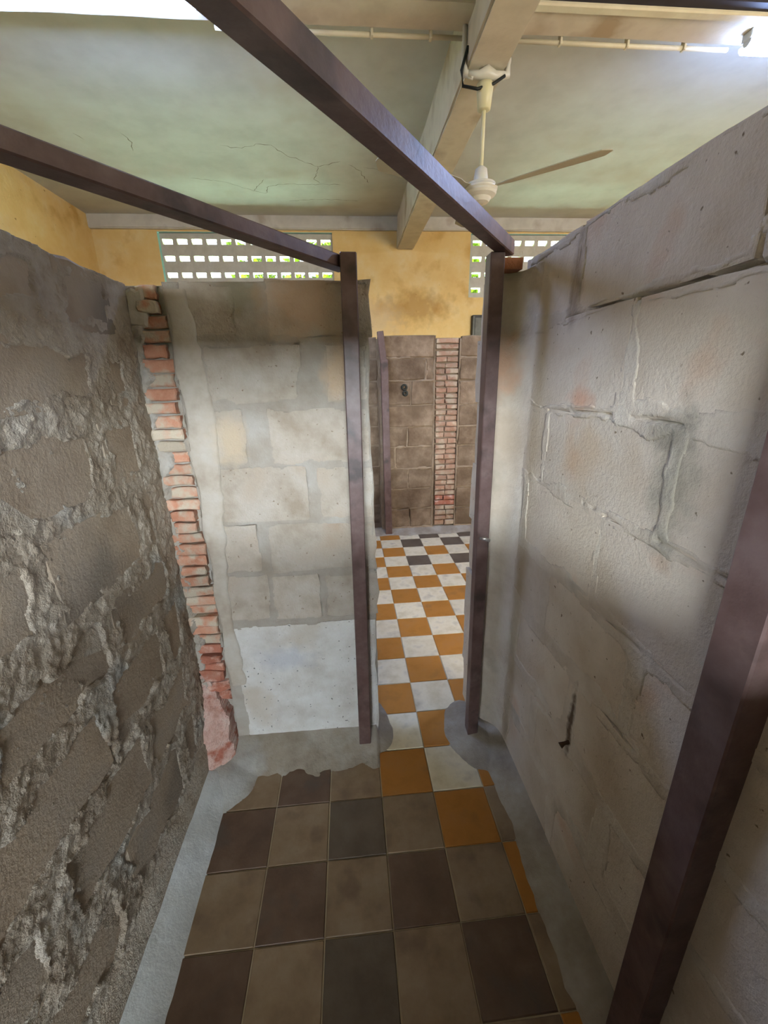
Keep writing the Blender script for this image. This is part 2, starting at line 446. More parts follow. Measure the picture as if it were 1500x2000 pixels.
# unseen rear wall; openings shaped for the light, side ones added for fill
rw = MB()
ops = [(-2.8, -1.4, 1.3, 2.65), (-.62, .42, .38, 1.75), (2.0, 4.4, 1.3, 2.65)]
xs = XL
for a0, a1, z0, z1 in ops:
    rw.box(xs, a0, YB - .1, YB, -.1, ZC); rw.box(a0, a1, YB - .1, YB, -.1, z0); rw.box(a0, a1, YB - .1, YB, z1, ZC); xs = a1
rw.box(xs, XR, YB - .1, YB, -.1, ZC)
rw.build('wall_back', 'ochre_wall', kind='structure')
# unseen wall piece added behind the camera to shade the floor and right wall
MB().box(-.20, .60, -.46, -.34, 0, 1.24).build('wall_shade_block', 'right_block', kind='structure')
# unseen open gallery outside the rear wall, put in to block sky light
MB().box(XL - 2, XR + 2, -3.3, YB - .1, -.25, -.05).build('floor_gallery', 'cement', kind='structure')
MB().box(XL - 2, XR + 2, -3.6, YB - .1, 3.3, 3.45).build('ceiling_gallery', 'ceiling_paint', kind='structure')
MB().box(XL - 2, XR + 2, -3.7, -3.6, 2.38, 3.45).build('trim_6', 'ochre_wall', kind='structure')
MB().box(XL - 2, XR + 2, -3.4, -3.3, -.25, .85).build('wall_gallery_parapet', 'ochre_wall', kind='structure')
MB().box(-20, 20, -30, -3.4, -.5, -.3).build('ground_courtyard', 'grass', kind='structure')
# far ochre wall with the two pierced windows
W1 = (-2.24, -0.10); W2 = (1.70, 3.84); WZ = (2.56, 3.298)
fw_ = MB()
xs = XL
for a0, a1 in (W1, W2):
    fw_.box(xs, a0, YF, YF + .2, -.1, ZC); fw_.box(a0, a1, YF, YF + .2, -.1, WZ[0]); fw_.box(a0, a1, YF, YF + .2, WZ[1] + .009, ZC); xs = a1
fw_.box(xs, XR, YF, YF + .2, -.1, ZC)
fw_.build('wall_far', 'ochre_wall', kind='structure')

# ceiling beams
def rough_box(name, m, x0, x1, y0, y1, z0, z1, n=(8, 8), seed=1, amp=.006, **kw):
    bm = bmesh.new()
    bmesh.ops.create_cube(bm, size=1)
    for v in bm.verts:
        v.co = ((x0 + x1) / 2 + v.co.x * (x1 - x0), (y0 + y1) / 2 + v.co.y * (y1 - y0), (z0 + z1) / 2 + v.co.z * (z1 - z0))
    lng = 0 if (x1 - x0) > (y1 - y0) else 1
    es = [e for e in bm.edges if abs((e.verts[0].co - e.verts[1].co)[lng]) > .5 * max(x1 - x0, y1 - y0)]
    bmesh.ops.bevel(bm, geom=es, offset=.012, segments=2, affect='EDGES')
    es = [e for e in bm.edges if abs((e.verts[0].co - e.verts[1].co)[lng]) > .5 * max(x1 - x0, y1 - y0)]
    bmesh.ops.subdivide_edges(bm, edges=es, cuts=40, use_grid_fill=True)
    rs = random.Random(seed)
    for v in bm.verts: v.co += Vector((rs.uniform(-amp, amp), rs.uniform(-amp, amp), rs.uniform(-amp, amp))) * .5
    me = bpy.data.meshes.new(name); bm.to_mesh(me); bm.free()
    return link(name, me, m, **kw)
rough_box('trim_1', 'beam_paint', .725, .945, YB, YF + .02, 3.12, ZC + .02, kind='structure', seed=2)
rough_box('trim_2', 'beam_paint', XL, XR, 2.64, 2.84, 3.30, ZC + .02, kind='structure', seed=3)
rough_box('trim_3', 'beam_paint', XL, XR, YF - .05, YF + .05, 3.325, ZC + .02, kind='structure', seed=4)
MB().box(.95, XR, 2.56, 2.62, 3.30, ZC).build('trim_4', 'unlit_face', kind='structure', bevel=.004)  # dark board added so the beam's near face looks unlit
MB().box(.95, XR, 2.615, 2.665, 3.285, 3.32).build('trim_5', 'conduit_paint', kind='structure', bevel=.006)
# low yellow pilaster strip where the side wall meets the window
# ceiling cracks
CR = [[(-1.74, 4.23), (-1.71, 4.34), (-1.77, 4.52)], [(-0.98, 4.4), (-0.83, 4.43), (-0.68, 4.36), (-0.56, 4.38), (-0.46, 4.51), (-0.32, 4.64), (-0.18, 4.73), (0.04, 4.62)],
      [(-0.18, 4.73), (-0.23, 4.99), (-0.18, 5.07)], [(-1.46, 5.0), (-1.14, 5.08), (-0.9, 5.27), (-0.74, 5.01)], [(-0.9, 5.26), (-0.78, 5.33), (-0.72, 5.15), (-0.52, 5.1), (0.03, 5.1)],
      [(0.12, 4.67), (0.23, 4.81), (0.32, 5.05)], [(-0.57, 5.52), (-0.15, 5.46), (0.23, 5.5)], [(0.26, 4.73), (0.46, 4.78)], [(-2.12, 4.26), (-2.08, 4.35)]]
rs = random.Random(5)
for pl in CR:
    P = []
    for (a, b) in zip(pl, pl[1:]):
        n = max(2, int(math.dist(a, b) / .035))
        for k in range(n):
            t = k / n
            P.append((a[0] + (b[0] - a[0]) * t + rs.uniform(-.012, .012), a[1] + (b[1] - a[1]) * t + rs.uniform(-.012, .012)))
    P.append(pl[-1]); V = []; F = []
    for i, p in enumerate(P):
        q = P[min(i + 1, len(P) - 1)]; o_ = P[max(i - 1, 0)]
        dx, dy = q[0] - o_[0], q[1] - o_[1]; l = math.hypot(dx, dy) or 1
        wd = rs.uniform(.0012, .004) * (1 if 0 < i < len(P) - 1 else .2)
        V += [(p[0] - dy / l * wd, p[1] + dx / l * wd, ZC - .0012), (p[0] + dy / l * wd, p[1] - dx / l * wd, ZC - .0012)]
        if i: F.append((2 * i - 2, 2 * i - 1, 2 * i + 1, 2 * i))
    link('crack', mesh(V, F), 'crack', ceiling)

# ------------------------------------------------------------------ floor tiles
TS, TX, TY = 0.2, 0.0621, 1.3367
def tile_mesh(m):
    g = .0016; h = .0
    a, b = g, TS - g; e = .0025
    V = [(a, a, -.012), (b, a, -.012), (b, b, -.012), (a, b, -.012), (a, a, -e), (b, a, -e), (b, b, -e), (a, b, -e),
         (a + e, a + e, h), (b - e, a + e, h), (b - e, b - e, h), (a + e, b - e, h)]
    F = [(0, 1, 5, 4), (1, 2, 6, 5), (2, 3, 7, 6), (3, 0, 4, 7), (4, 5, 9, 8), (5, 6, 10, 9), (6, 7, 11, 10), (7, 4, 8, 11), (8, 9, 10, 11)]
    me = mesh(V, F, name='tile'); me.materials.append(MATS[m]); return me
TM = {k: tile_mesh(k) for k in ('tile_white', 'tile_ochre', 'tile_grey', 'tile_brown', 'tile_cream')}
GREY = {(2, 11), (2, 9), (4, 11), (4, 9), (3, 12), (-1, -2), (-1, -4), (5, 12), (0, -5)}
BROWN = {(-2, -3), (-3, -4), (-3, -2), (0, -3), (-2, -5), (1, -4), (-1, 0), (-2, -1), (-3, 0), (-4, -3)}
rs = random.Random(9)
for i in range(-4, 8):
    for j in range(-10, 13):
        k = (i, j)
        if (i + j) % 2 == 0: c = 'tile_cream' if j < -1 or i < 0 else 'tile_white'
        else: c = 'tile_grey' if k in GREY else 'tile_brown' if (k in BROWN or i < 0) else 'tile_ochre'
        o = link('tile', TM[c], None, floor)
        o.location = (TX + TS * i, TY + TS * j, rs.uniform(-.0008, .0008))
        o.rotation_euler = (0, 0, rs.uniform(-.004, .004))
rest = MB(); ochre = []
for i in range(-15, 26):
    for j in range(-10, 24):
        if -4 <= i < 8 and j < 13: continue
        x, y = TX + TS * i, TY + TS * j
        if x < XL or x + TS > XR or y + TS > YF: continue
        rest.box(x + .0016, x + TS - .0016, y + .0016, y + TS - .0016, -.012, 0); ochre.append((i + j) % 2)
o = rest.build('tile_field', 'tile_white', floor, kind='stuff')
o.data.materials.append(MATS['tile_ochre'])
mi = np.repeat(np.array(ochre, dtype=np.int32), 6)
if len(mi) == len(o.data.polygons): o.data.polygons.foreach_set('material_index', mi)

# ------------------------------------------------------------------ cell: left wall, rough block masonry
LW = Wall('left', -0.65)
wl = struct_empty('wall_left')
lz = [1.82, 1.645, 1.455, 1.24, 1.0, .805, .58, .36, .13]
lv = [[-.3, .1, .44, .70, 1.075, 1.335], [-.42, .02, .38, .78, 1.185, 1.36], [-.6, -.2, .2, .62, 1.10, 1.335], [-.45, 0, .40, .815, 1.215, 1.35],
      [-.6, -.2, .17, .55, .965, 1.33], [-.4, .0, .44, .88, 1.21, 1.36], [-.6, -.2, .22, .60, 1.00, 1.32], [-.4, .0, .40, .78, 1.16, 1.33]]
LB = []
for ci in range(len(lz) - 1):
    z1, z0 = lz[ci], lz[ci + 1]
    v = [YB] + lv[ci]
    for a0, a1 in zip(v, v[1:]):
        if a1 - a0 < .12: continue
        g = .016
        LB.append((a0 + g, a1 - g, z0 + .012, z1 - (.012 if ci else .004)))
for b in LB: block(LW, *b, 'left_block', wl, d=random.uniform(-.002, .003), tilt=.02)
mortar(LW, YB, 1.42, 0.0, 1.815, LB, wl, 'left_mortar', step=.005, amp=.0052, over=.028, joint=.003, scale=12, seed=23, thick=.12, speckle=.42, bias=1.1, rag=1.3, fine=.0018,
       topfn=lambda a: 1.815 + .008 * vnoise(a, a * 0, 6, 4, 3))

# plaster foot under the lowest course
ys = np.linspace(YB, 1.40, 160); V = []; F = []
for i, y in enumerate(ys):
    n_ = float(vnoise(np.array([y]), np.array([2.0]), 7, 91, 4)[0])
    for x, z in ((-.668, .15), (-.640 + .004 * n_, .138 + .014 * n_), (-.632 + .004 * n_, .09), (-.618 + .004 * n_, .0)): V.append((x, y, z))
    if i:
        for k in range(3): q = (i - 1) * 4 + k; F.append((q, q + 1, q + 5, q + 4))
link('plaster_foot', mesh(V, F, True), 'left_mortar', wl)

# ------------------------------------------------------------------ cell: front wall
FW = Wall('front', 1.42)
wf = struct_empty('wall_front')
E_ = lambda: .078 + random.uniform(-.01, .01)
FB = [(-.495, -.325, 1.665, 1.822), (-.24, E_(), 1.662, 1.825),
      (-.455, -.15, 1.463, 1.645), (-.066, E_(), 1.46, 1.642),
      (-.455, -.352, 1.260, 1.446), (-.272, E_(), 1.252, 1.442),
      (-.462, -.157, 1.046, 1.246), (-.124, E_(), 1.04, 1.236),
      (-.482, -.352, .848, 1.038), (-.314, E_(), .836, 1.032),
      (-.50, -.336, .636, .832), (-.322, -.142, .630, .826), (-.120, E_(), .632, .818)]
for b in FB: block(FW, *b, 'front_block', wf, d=random.uniform(.0, .0015), jit=.006, n=4, tilt=.006, bev=.0015, inset=.003)
block(FW, -.50, E_(), .02, .612, 'front_render', wf, name='cement_panel', d=.003, jit=.006, n=8, bev=.004, inset=.01)
mortar(FW, -.54, .075, 0, 1.82, FB + [(-.5, .09, .02, .612)], wf, 'front_mortar', step=.006, amp=.0028, over=.011, joint=.0018, scale=15, bias=1.0, lipk=.5, seed=41, thick=.14,
       endfn=lambda z: .075 + .008 * vnoise(z, z * 0 + 3, 9, 8, 3),
       cracks=[((-.44, 1.655), (-.26, 1.65), .003, .010), ((-.26, 1.65), (-.14, 1.63), .003, .010), ((-.23, 1.82), (-.225, 1.665), .003, .012), ((-.10, 1.60), (-.09, 1.54), .0025, .008), ((-.40, 1.455), (-.3, 1.462), .002, .006), ((-.46, 1.25), (-.3, 1.255), .002, .006), ((-.48, .625), (0, .622), .003, .006)])
# smooth plaster strip beside the brick pillar
V = []; F = []
rs = random.Random(3)
nz = 60
for k in range(nz + 1):
    z = .34 + (1.80 - .34) * k / nz
    xl = -.538 + .006 * math.sin(z * 23)
    xr = -.462 + .018 * math.sin(z * 5 + 1) + rs.uniform(-.006, .006) - .03 * max(0, (.9 - z)) - .03 * max(0, z - 1.68)
    for (x, d) in ((xl, -.03), (xl, .004), (xl + .008, .009), (xr - .008, .008), (xr, .003), (xr, -.004)):
        V.append(FW.p(x, z, d + rs.uniform(-.0008, .0008)))
    if k:
        for c in range(5): F.append(((k - 1) * 6 + c, (k - 1) * 6 + c + 1, k * 6 + c + 1, k * 6 + c))
link('plaster_strip', mesh(V, F, True), 'grey_plaster', wf)
# brick pillar in the corner
MB().box(-.665, -.535, 1.445, 1.56, 0, 1.815).build('pillar_core', 'front_mortar', wf)
z = 1.812; rs = random.Random(12); k = 0
while z > .43:
    h = rs.uniform(.032, .040); x1 = -.548 + rs.uniform(-.012, .012); x0 = -.665 + (rs.uniform(0, .04) if rs.random() < .4 else 0)
    if k < 2: x0, x1 = -.625, -.565
    dz = rs.uniform(-.008, .016)
    block(FW, x0, x1, z - h, z, 'brick' if z > .56 else 'red_brick', wf, name='brick', d=dz, back=-.06, jit=.003, inset=.004, n=3, tilt=.06, bev=.004)
    z -= h + rs.uniform(.004, .009); k += 1
for (x0, x1, z0, z1, d) in ((-.645, -.552, .365, .425, .02), (-.63, -.545, .31, .358, .012), (-.60, -.535, .255, .305, .0)):
    block(FW, x0, x1, z0, z1, 'red_brick', wf, name='brick', d=d, back=-.06, jit=.012, inset=.012, n=3, tilt=.2, bev=.012)
block(FW, -.655, -.60, 1.70, 1.80, 'grey_plaster', wf, name='mortar_patch', d=.004, jit=.006)
# mortar smeared over the left ends of the pillar bricks
mortar(FW, -.665, -.535, .34, 1.70, [(-.632 + .0, -.53, .3, 1.9)], wf, 'front_mortar', step=.005, amp=.012, over=.03, joint=.006, scale=24, seed=77, thick=.05)
# broken pink base of the pillar: rubble bulging out of the wall foot
na, nz = 60, 90
A = np.linspace(-.67, -.44, na + 1)[:, None]; Zz = np.linspace(0, .40, nz + 1)[None, :]
A, Zz = np.broadcast_arrays(A, Zz)
n1 = vnoise(A, Zz, 26, 5, 5, .65); n2 = vnoise(A, Zz, 9, 6, 3)
t = np.clip((A + .665) / .2, 0, 1); u = Zz / .40
D = .20 * np.clip(1 - u, 0, 1) ** 1.8 * np.clip(1 - .95 * t, 0, 1) + .016 * n1 + .014 * n2 + .008
D = np.where((t - .55 + .45 * u + .16 * n2) > .15, -.03, D)
P = FW.arr(A, Zz, D).reshape(-1, 3)
idx = np.arange((na + 1) * (nz + 1)).reshape(na + 1, nz + 1)
q = np.stack([idx[:-1, :-1], idx[1:, :-1], idx[1:, 1:], idx[:-1, 1:]], -1).reshape(-1, 4)
me = bpy.data.meshes.new('pillar_footing'); me.from_pydata(P.tolist(), [], [tuple(int(i) for i in r) for r in q])
link('pillar_footing', me, 'pink_mortar', wf)

# ------------------------------------------------------------------ cell: stub of wall behind the right post
SB_ = Wall('front', 1.45)
ws = struct_empty('wall_front_stub')
zs = [1.845, 1.66, 1.44, 1.20, .965, .73, .495, .26, .03]
for z1, z0 in zip(zs, zs[1:]):
    block(SB_, .497 + random.uniform(-.006, .006), .70, z0 + .002, z1 - .002, 'right_block', ws, d=random.uniform(-.003, .003), back=-.14, jit=.004, n=3, bev=.006)
MB().box(.512, .70, 1.46, 1.58, 0, 1.84).build('mortar', 'right_mortar', ws)
# plaster rounding the inner corner between the stub and the right wall
V = []; F = []; nu, nz = 14, 150
for k in range(nz + 1):
    z = 1.85 * k / nz
    for u in range(nu + 1):
        t = u / nu; a = t * math.pi / 2
        x = .499 + .106 * math.sin(a) ** .8; y = 1.443 - .20 * (1 - math.cos(a)) ** 1.2
        V.append((x, y, z))
    if k:
        for u in range(nu):
            q = (k - 1) * (nu + 1) + u; F.append((q, q + 1, q + nu + 2, q + nu + 1))
V = np.array(V); n_ = vnoise(V[:, 2], V[:, 0] * 2 + V[:, 1] * 2, 7, 71, 5, .6)
V[:, 0] -= .006 * n_; V[:, 1] -= .004 * n_; V[:, 2] += .012 * n_ * (V[:, 2] > 1.75)
link('corner_plaster', mesh(V, F, True), 'right_mortar', ws)

# ------------------------------------------------------------------ cell: right wall
RW = Wall('right', 0.60)
wr = struct_empty('wall_right')
rz = [1.885, 1.68, 1.44, 1.21, .965, .73, .495, .26, .03]
rv = [[-.25, .2, .62, 1.115, 1.44], [-.4, .05, .47, .87, 1.385, 1.44], [-.2, .25, .69, 1.20, 1.44], [-.45, .05, .48, .87, 1.30, 1.44],
      [-.2, .24, .68, 1.10, 1.44], [-.45, .02, .45, .88, 1.28, 1.44], [-.2, .25, .68, 1.08, 1.44], [-.4, .03, .45, .90, 1.30, 1.44]]
RB = []
for ci in range(len(rz) - 1):
    z1, z0 = rz[ci], rz[ci + 1]; v = [YB] + rv[ci]
    for a0, a1 in zip(v, v[1:]):
        if a1 - a0 < .12: continue
        RB.append((a0 + .006, a1 - .006, z0 + .005, z1 - (.005 if ci else .003)))
for b in RB: block(RW, *b, 'right_block', wr, d=random.uniform(.0, .001), tilt=.004, jit=.004, n=4, bev=.001, inset=.003)
ck = [((1.15, 1.675), (1.03, 1.68), .004, .014), ((1.03, 1.68), (.80, 1.672), .006, .03), ((.80, 1.672), (.60, 1.68), .007, .03), ((.62, 1.68), (.618, 1.80), .005, .02),
      ((1.40, 1.642), (1.22, 1.64), .003, .008), ((1.56, 1.41), (1.50, 1.432), .003, .01), ((1.45, 1.435), (1.25, 1.436), .003, .01), ((1.25, 1.436), (.90, 1.44), .004, .014), ((.83, 1.442), (.68, 1.438), .004, .016),
      ((.96, 1.215), (.80, 1.20), .0035, .014), ((.70, 1.21), (.52, 1.212), .003, .012), ((.88, .96), (.54, .975), .004, .012), ((1.118, 1.86), (1.13, 1.69), .006, .006),
      ((1.39, 1.64), (1.385, 1.47), .003, .006), ((.79, .71), (.64, .74), .008, .02), ((1.17, .46), (.95, .50), .004, .012), ((.88, .68), (.86, .51), .005, .014)]
mortar(RW, YB, 1.44, 0, 1.88, RB, wr, 'right_mortar', step=.006, amp=.0022, over=.018, joint=.0014, scale=9, bias=1.3, lipk=.3, seed=61, thick=.14, cracks=ck,
       topfn=lambda a: 1.88 + .012 * vnoise(a, a * 0 + 1, 5, 14, 4) + .012 * np.clip(a - 1.2, 0, 1))

# ------------------------------------------------------------------ cement fillets at the wall feet
def leftfillet(X, Y):
    n = vnoise(X, Y, 9, 31, 3)
    t = (X + .64) / .105
    return .05 * np.clip(1 - t, -1, 1) + .006 * n + .012 * np.clip(1 - np.abs(t - .5) * 1.5, 0, 1) - .002
mound('baseboard_left', -.66, -.48, YB, 1.28, leftfillet, 'cement', kind='structure')
def frontfillet(X, Y):
    n = vnoise(X, Y, 8, 33, 4)
    u = (1.43 - Y) / (.17 + .05 * n)
    base = .075 * np.clip(1 - u, -1, 1) - .002 + .006 * n
    corner = .055 * (1 - np.hypot((X + .64) / .22, (Y - 1.36) / .28)) + .006 * n
    lump = .065 * (1 - np.hypot((X + .04) / .17, (Y - 1.44) / .15)) + .007 * n
    end = .04 * (1 - np.hypot((X - .05) / .075, (Y - 1.48) / .16)) + .005 * n
    base = np.where(X > .06, -1, base)
    return np.maximum.reduce([base, corner, lump, end])
mound('baseboard_front', -.66, .14, 1.06, 1.66, frontfillet, 'cement_brown', kind='structure')
def rightfillet(X, Y):
    n = vnoise(X, Y, 8, 35, 4)
    t = (.61 - X) / (.10 + .02 * n)
    base = .06 * np.clip(1 - t, -1, 1) ** 1 + .005 * n - .002
    base = np.where(Y > 1.45, -1, base)
    lump = .05 * (1 - np.hypot((X - .50) / .125, (Y - 1.40) / .19)) + .008 * n
    return np.maximum(base, lump)
mound('baseboard_right', .33, .62, YB, 1.65, rightfillet, 'cement_brown', kind='structure')
# thin band of plaster at the foot of the left wall
def farfillet(X, Y):
    n = vnoise(X, Y, 5, 37, 4)
    return .045 * np.clip(1 - (3.96 - Y) / (.13 + .03 * n), -1, 1) + .004 * n - .002
mound('baseboard_far', -.9, 2.3, 3.75, 3.99, farfillet, 'cement_brown', kind='structure', step=.012)

# ------------------------------------------------------------------ far row of cells
FR = Wall('front', 3.95)
wfar = struct_empty('wall_far_cells')
fz = [1.905, 1.712, 1.51, 1.287, 1.084, .89, .672, .465, .25, .05]
ljoint = [[.82], [.74, .82], [.60, .82], [.82], [.565, .82], [.44, .82], [.57, .82], [.82], [.59, .82]]
FRB = []
for ci in range(len(fz) - 1):
    z1, z0 = fz[ci], fz[ci + 1]; v = [.34] + ljoint[ci]
    for a0, a1 in zip(v, v[1:]): FRB.append((a0 + .006, a1 - .006, z0 + .006, z1 - .006))
    v = [1.065, 1.34 + .1 * (ci % 2), 1.75 + .1 * (ci % 2), 2.15]
    for a0, a1 in zip(v, v[1:]): FRB.append((a0 + .006, a1 - .006, z0 + .003, z1 - .01))
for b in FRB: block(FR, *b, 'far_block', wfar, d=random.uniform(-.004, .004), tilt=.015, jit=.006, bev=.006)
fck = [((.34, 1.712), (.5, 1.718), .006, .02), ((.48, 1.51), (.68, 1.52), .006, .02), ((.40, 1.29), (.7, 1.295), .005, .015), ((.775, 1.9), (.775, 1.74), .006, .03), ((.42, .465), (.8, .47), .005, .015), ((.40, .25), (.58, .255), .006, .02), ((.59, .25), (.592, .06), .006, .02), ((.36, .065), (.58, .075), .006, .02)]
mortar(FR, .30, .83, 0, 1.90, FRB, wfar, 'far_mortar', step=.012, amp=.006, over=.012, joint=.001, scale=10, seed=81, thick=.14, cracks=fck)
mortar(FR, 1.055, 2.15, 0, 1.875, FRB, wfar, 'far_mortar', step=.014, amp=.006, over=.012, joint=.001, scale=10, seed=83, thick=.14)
MB().box(.82, 1.07, 3.985, 4.08, 0, 1.88).build('pillar_core', 'far_mortar', wfar)
rs = random.Random(4)
z = 1.875; k = 0
while z > .10:
    h = rs.uniform(.040, .047)
    off = .012 * (1.9 - z)
    split = rs.choice([None, .5, .42, .58])
    mname = 'red_brick' if .24 < z < .44 and k % 3 else 'far_brick'
    xs_ = [.832 + off * .8, 1.05 + off * .5]
    if split: xs_.insert(1, xs_[0] + (xs_[1] - xs_[0]) * split)
    for a0, a1 in zip(xs_, xs_[1:]):
        block(FR, a0 + .003, a1 - .003, z - h, z, mname, wfar, name='brick', d=rs.uniform(-.012, .004), back=-.06, jit=.004, inset=.005, n=2, tilt=.03, bev=.005)
    z -= h + rs.uniform(.008, .013); k += 1
# recessed wall of the next cell, left of the leaning post
RC = Wall('front', 4.10)
for z1, z0 in zip(fz, fz[1:]):
    for a0, a1 in ((-.9, -.5), (-.5, -.1), (-.1, .30)):
        block(RC, a0 + .006, a1 - .006, z0 + .005, z1 - .005, 'far_block', wfar, d=random.uniform(-.003, .003), tilt=.01, jit=.006, bev=.006)
MB().box(-.9, .32, 4.105, 4.2, 0, 1.89).build('mortar', 'far_mortar', wfar)

# ------------------------------------------------------------------ pierced windows
def breeze_unit():
    w_, h_, t_ = .1733, .1845, .09
    ow, oh = .122, .060; oy = .062
    V = []; F = []
    O = [(0, 0), (w_, 0), (w_, h_), (0, h_)]
    x0, x1 = (w_ - ow) / 2, (w_ + ow) / 2; y0, y1 = oy, oy + oh
    I = [(x0, y0), (x1, y0), (x1, y1), (x0, y1)]
    for y in (0, t_):
        for q in O: V.append((q[0], y, q[1]))
        for q in I: V.append((q[0], y, q[1]))
    for i in range(4):
        j = (i + 1) % 4
        F += [(i, j, 4 + j, 4 + i), (8 + i, 12 + i, 12 + j, 8 + j), (4 + i, 4 + j, 12 + j, 12 + i), (i, 8 + i, 8 + j, j)]
    me = mesh(V, F, name='breeze_block'); me.materials.append(MATS['breeze']); return me
BU = breeze_unit()
rs = random.Random(8)
for nm, (a0, a1) in (('window_1', W1), ('window_2', W2)):
    wn = struct_empty(nm)
    sx = .013
    MB().box(a0, a1, YF + .005, YF + .16, WZ[1] + .005, WZ[1] + .009).build('slot_light_strip', 'slot_light', wn)  # strips added to carry the slot's daylight in their colour
    MB().box(a0, a0 + .004, YF + .005, YF + .16, WZ[0], WZ[1] + .005).build('slot_light_strip', 'slot_light', wn)
    for r in range(4):
        for c in range(12):
            o = link('breeze_block', BU, None, wn)
            o.location = (a0 + sx + c * (a1 - a0 - sx) / 12, YF + .03 + rs.uniform(-.003, .003), WZ[0] + r * .1845)
            o.scale = ((a1 - a0 - sx) / 12 / .1733 * .998, 1, .998)
# ------------------------------------------------------------------ painted timber frames
def bar(mb, p, q, w_, h_, upv=(0, 0, 1)):
    """square bar between p and q; w_ sideways, h_ along upv"""
    p = Vector(p); q = Vector(q); d = (q - p).normalized(); u = Vector(upv)
    s_ = d.cross(u).normalized(); u = s_.cross(d).normalized()
    n = len(mb.v)
    for c in (p, q):
        for a, b in ((-1, -1), (1, -1), (1, 1), (-1, 1)): mb.v.append(tuple(c + s_ * a * w_ / 2 + u * b * h_ / 2))
    for i in range(4):
        j = (i + 1) % 4; mb.f.append((n + i, n + j, n + 4 + j, n + 4 + i))
    mb.f += [(n + 3, n + 2, n + 1, n), (n + 4, n + 5, n + 6, n + 7)]
    return mb
g1 = empty('door_brace', (0.02, 1.36, 0), label='dark brown post and rail brace at the left side of the doorway', cat='brace', group='brown braces of the cell')
def rel(o, parent):
    o.matrix_parent_inverse = Matrix.Translation(-Vector(parent.location)); return o
rel(bar(MB(), (.007, 1.375, 0.0), (.021, 1.375, 1.884), .05, .045, (0, 1, 0)).build('post', 'frame_paint', g1, bevel=.003), g1)
rel(bar(MB(), (.008, 1.428, 1.866), (-.72, .462, 1.866), .048, .034).build('rail', 'frame_paint', g1, bevel=.003), g1)
g2 = empty('door_brace', (0.47, 1.37, 0), label='dark brown post and long diagonal rail brace at the right side of the doorway', cat='brace', group='brown braces of the cell')
rpost = rel(bar(MB(), (.482, 1.375, 0.0), (.468, 1.375, 1.885), .045, .05, (0, 1, 0)).build('post', 'frame_paint', g2, bevel=.003), g2)
rel(bar(MB(), (.516, 1.404, 1.906), (-.616, -.129, 1.906), .042, .042).build('rail', 'frame_paint', g2, bevel=.003), g2)
pin = MB().tube([(.462, 1.352, .965), (.478, 1.345, .965), (.497, 1.342, .957)], [.005, .008, .006], 10)
pin.build('latch_pin', 'steel', rpost, smooth=True)
g3 = empty('timber_post', (.56, .46, 0), label='thick dark brown post standing against the right wall closest to the camera', cat='post')
rel(bar(MB(), (.582, .46, 0.0), (.582, .46, 2.15), .065, .072, (0, 1, 0)).build('post', 'frame_paint', g3, bevel=.003), g3)
g4 = empty('timber_post', (.36, 3.92, 0), label='dark brown leaning post against the far block wall', cat='post')
rel(bar(MB(), (.362, 3.90, 0.0), (.348, 3.91, 1.70), .068, .05, (0, 1, 0)).build('post', 'frame_paint', g4, bevel=.003), g4)
rel(bar(MB(), (.342, 3.91, 1.69), (.316, 3.92, 1.935), .058, .045, (0, 1, 0)).build('splice', 'frame_paint', g4, bevel=.003), g4)
link('wood_wedge', MB().box(.493, .56, 1.385, 1.44, 1.846, 1.878).build('tmp', 'wood_wedge').data, None,
     label='reddish wooden wedge between the right wall top and the rail', cat='wedge')
bpy.data.objects.remove(bpy.data.objects['tmp'])

# ------------------------------------------------------------------ conduit, lamps, fan
def conduit(x0, x1, clips, label):
    g = empty('conduit_pipe', ((x0 + x1) / 2, 2.855, 3.29), label=label, cat='pipe', group='conduits along the cross beam')
    rel(MB().tube([(x0, 2.855, 3.29), ((x0 + x1) / 2, 2.855, 3.288), (x1, 2.855, 3.29)], .011, 10).build('pipe', 'conduit_paint', g, smooth=True), g)
    for c in clips:
        rel(MB().box(c - .007, c + .007, 2.835, 2.869, 3.276, 3.345).build('clip', 'conduit_paint', g, bevel=.002), g)
    return g
conduit(-.60, .72, (-.2, .22, .54), 'cream conduit pipe running left of the fan along the cross beam')
conduit(.95, 2.27, (1.27, 1.66, 2.0), 'cream conduit pipe running right of the fan to the lamp')

def lamp(x0, x1, yc, label):
    g = empty('ceiling_lamp', ((x0 + x1) / 2, yc, 3.30), label=label, cat='lamp', group='fluorescent lamps under the cross beam')
    rel(MB().box(x0 - .02, x1 + .02, yc - .035, yc + .035, 3.262, 3.30).build('housing', 'lamp_body', g, bevel=.004), g)
    V = []; F = []; n = int((x1 - x0) / .012); prof = 8
    for i in range(n + 1):
        x = x0 + (x1 - x0) * i / n
        r = 1 + .035 * (abs(((x - x0) / .024) % 1 - .5) * 4 - 1)
        for k in range(prof + 1):
            a = math.pi * (k / prof) + math.pi
            V.append((x, yc + .062 * r * math.cos(a), 3.262 + .05 * r * math.sin(a)))
        if i:
            for k in range(prof): F.append(((i - 1) * (prof + 1) + k, (i - 1) * (prof + 1) + k + 1, i * (prof + 1) + k + 1, i * (prof + 1) + k))
    F.append(tuple(range(prof + 1))); F.append(tuple(n * (prof + 1) + k for k in range(prof + 1)))
    df = rel(link('diffuser', mesh(V, F), 'lamp_glow', g), g)
    for x in (x0, x1):
        MB().tube([(x - .012, yc, 3.262), (x + .012, yc, 3.262)], .028, 12).build('end_cap', 'lamp_body', df)
lamp(-1.85, -.645, 2.625, 'lit fluorescent lamp with ribbed cover at the upper left of the ceiling')
lamp(2.30, 3.50, 2.74, 'lit fluorescent lamp glowing at the right end of the conduit')

